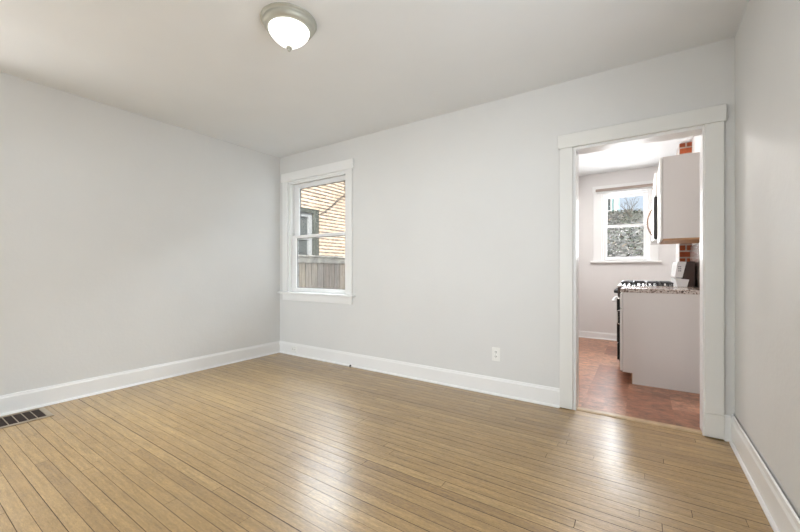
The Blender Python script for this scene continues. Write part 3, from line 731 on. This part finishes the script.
for (gx0, gx1) in ((-.20, .035), (.045, .28)):
    for (gy0, gy1) in ((SY0 + .03, (SY0 + SY1) / 2 - .006), ((SY0 + SY1) / 2 + .006, SY1 - .03)):
        m = MB(); r = .006; zt = .964
        m.box(gx0, gx1, gy0, gy0 + .011, zt - .012, zt).box(gx0, gx1, gy1 - .011, gy1, zt - .012, zt)
        m.box(gx0, gx0 + .011, gy0, gy1, zt - .012, zt).box(gx1 - .011, gx1, gy0, gy1, zt - .012, zt)
        cx, cy = (gx0 + gx1) / 2, (gy0 + gy1) / 2
        for (ax, ay) in ((1, 1), (1, -1), (-1, 1), (-1, -1)):
            m.tube([(cx + ax * .105, cy + ay * .13, zt - .006), (cx + ax * .03, cy + ay * .035, zt - .004)], .006, 6)
            m.box(cx + ax * .110 - .006, cx + ax * .110 + .006, cy + ay * .13 - .006, cy + ay * .13 + .006, .924, zt - .006)
        m.box(cx - .006, cx + .006, gy0, cy - .03, zt - .012, zt).box(cx - .006, cx + .006, cy + .03, gy1, zt - .012, zt)
        for q in range(1, 5): m.box(gx0 + q * (gx1 - gx0) / 5 - .005, gx0 + q * (gx1 - gx0) / 5 + .012, gy0, gy0 + .011, .924, zt - .006)
        part(m, 'grate', M['iron'], t)
        part(MB().lathe([(0, .012), (.028, .012), (.034, .006), (.040, 0), (0, 0)], (cx, cy, .924), 24), 'burner', M['iron'], t, True)
# backguard: dark body, sloped white control face
bg_ = part(MB().prism([(.34, .9245), (.455, .9245), (.455, 1.188), (.375, 1.188), (.345, 1.03)], (0, SY0, 0), (0, SY1, 0), (1, 0, 0), (0, 0, 1)), 'backguard', M['brown'], t, label='dark brown backguard')
part(MB().prism([(.290, 1.026), (.352, 1.020), (.386, 1.186), (.312, 1.190)], (0, SY0 - .004, 0), (0, SY1 + .002, 0), (1, 0, 0), (0, 0, 1)), 'control_face', M['white'], bg_)
part(MB().prism([(.290, 1.012), (.408, 1.000), (.392, .9245), (.312, .9245)], (0, SY0 - .002, 0), (0, SY1 + .002, 0), (1, 0, 0), (0, 0, 1)), 'vent_trim', M['white'], bg_)
m = MB()
for q in range(2):
    for r_ in range(3): m.box(.318 + .014 * q, .328 + .014 * q, SY0 - .0065, SY0 - .0035, 1.085 + .022 * r_, 1.097 + .022 * r_)
part(m, 'display_marks', plain('grey_print', (.25, .25, .27), .4), bg_)

# upper cabinet, cabinet over microwave, microwave
t = thing('upper_cabinet', 'pale grey upper kitchen cabinet with plain side panel beside the doorway', 'cabinet', (0.33, 4.48, 1.374))
part(MB().box(.162, XR - .001, CY0, CY1, 1.392, 2.154, .001), 'cabinet_body', M['cabinet'], t)
part(MB().box(.160, XR - .001, CY0 - .001, CY1, 1.376, 1.392, .001), 'bottom_edge', M['wood_edge'], t, label='orange-brown unpainted wood bottom edge')
part(MB().box(.139, .159, CY0 - .002, CY1 - .003, 1.380, 2.152, .004), 'door', M['cab_door'], t)
t = thing('wall_cabinet', 'short white cabinet above the microwave', 'cabinet', (0.3, 5.15, 1.9))
part(MB().box(.135, XR - .001, CY1 + .004, SY1, 1.905, 2.154, .001), 'cabinet_body', M['cabinet'], t)
d = part(MB().box(.112, .133, CY1 + .006, SY1 - .002, 1.907, 2.152, .004), 'door', M['cab_door'], t)
for zz in (1.945, 2.085): part(MB().box(.106, .112, SY1 - .06, SY1 - .015, zz, zz + .02, .001), 'hinge', M['bronze'], d)
t = thing('microwave', 'over-range microwave with curved bronze handle above the stove', 'microwave', (0.3, 5.15, 1.42))
part(MB().box(.108, XR - .02, CY1 + .004, SY1, 1.435, 1.898, .004), 'microwave_body', M['black'], t)
part(MB().prism([(.085, 1.412), (XR - .02, 1.412), (XR - .02, 1.434), (.110, 1.434)], (0, CY1 + .004, 0), (0, SY1, 0), (1, 0, 0), (0, 0, 1)), 'vent_grille', M['steel'], t)
d = part(MB().box(.102, .107, CY1 + .006, SY1 - .004, 1.437, 1.896, .002), 'door', M['white'], t)
pts = []
for k in range(13):
    u = k / 12; pts.append((.101 - .052 * math.sin(PI * u) ** .8, CY1 + .06, 1.475 + .30 * u))
part(MB().tube(pts, .008, 10), 'handle', M['bronze'], d, True)

# brick chimney corner in the kitchen
t = thing('chimney', 'narrow exposed orange brick chimney breast behind the stove', 'chimney', (0.44, 5.7, 0))
part(MB().box(.380, XR - .001, 5.52, 5.526, 0, KH - .001), 'brick_face', M['brick_red'], t)
part(MB().box(.374, XR - .001, 5.526, 6.0, 0, KH - .001), 'whitewashed_side', M['brick_side'], t, label='whitewashed chimney side')

# blind rolled up on the kitchen window
t = thing('roller_blind', 'raised window blind on the kitchen window with brown headrail', 'blind', (-.22, KY - .05, 2.35))
part(MB().box(-.612, .170, KY - .065, KY - .026, 2.335, 2.372, .004), 'headrail', M['blind'], t)
m = MB()
for k in range(4): m.box(-.600, .158, KY - .062, KY - .030, 2.300 + k * .008, 2.305 + k * .008, .001)
part(m, 'stacked_slats', M['white'], t)

# unseen kitchen ceiling lamp, added to go with the fill light
t = thing('kitchen_fill_lamp', 'small round lamp added out of view on the kitchen ceiling', 'ceiling lamp', (-.55, 4.70, KH))
part(MB().lathe([(0, 0), (.15, 0), (.15, -.02), (.14, -.03), (0, -.03)], (-.55, 4.70, KH), 40), 'metal_rim', M['nickel'], t, True)
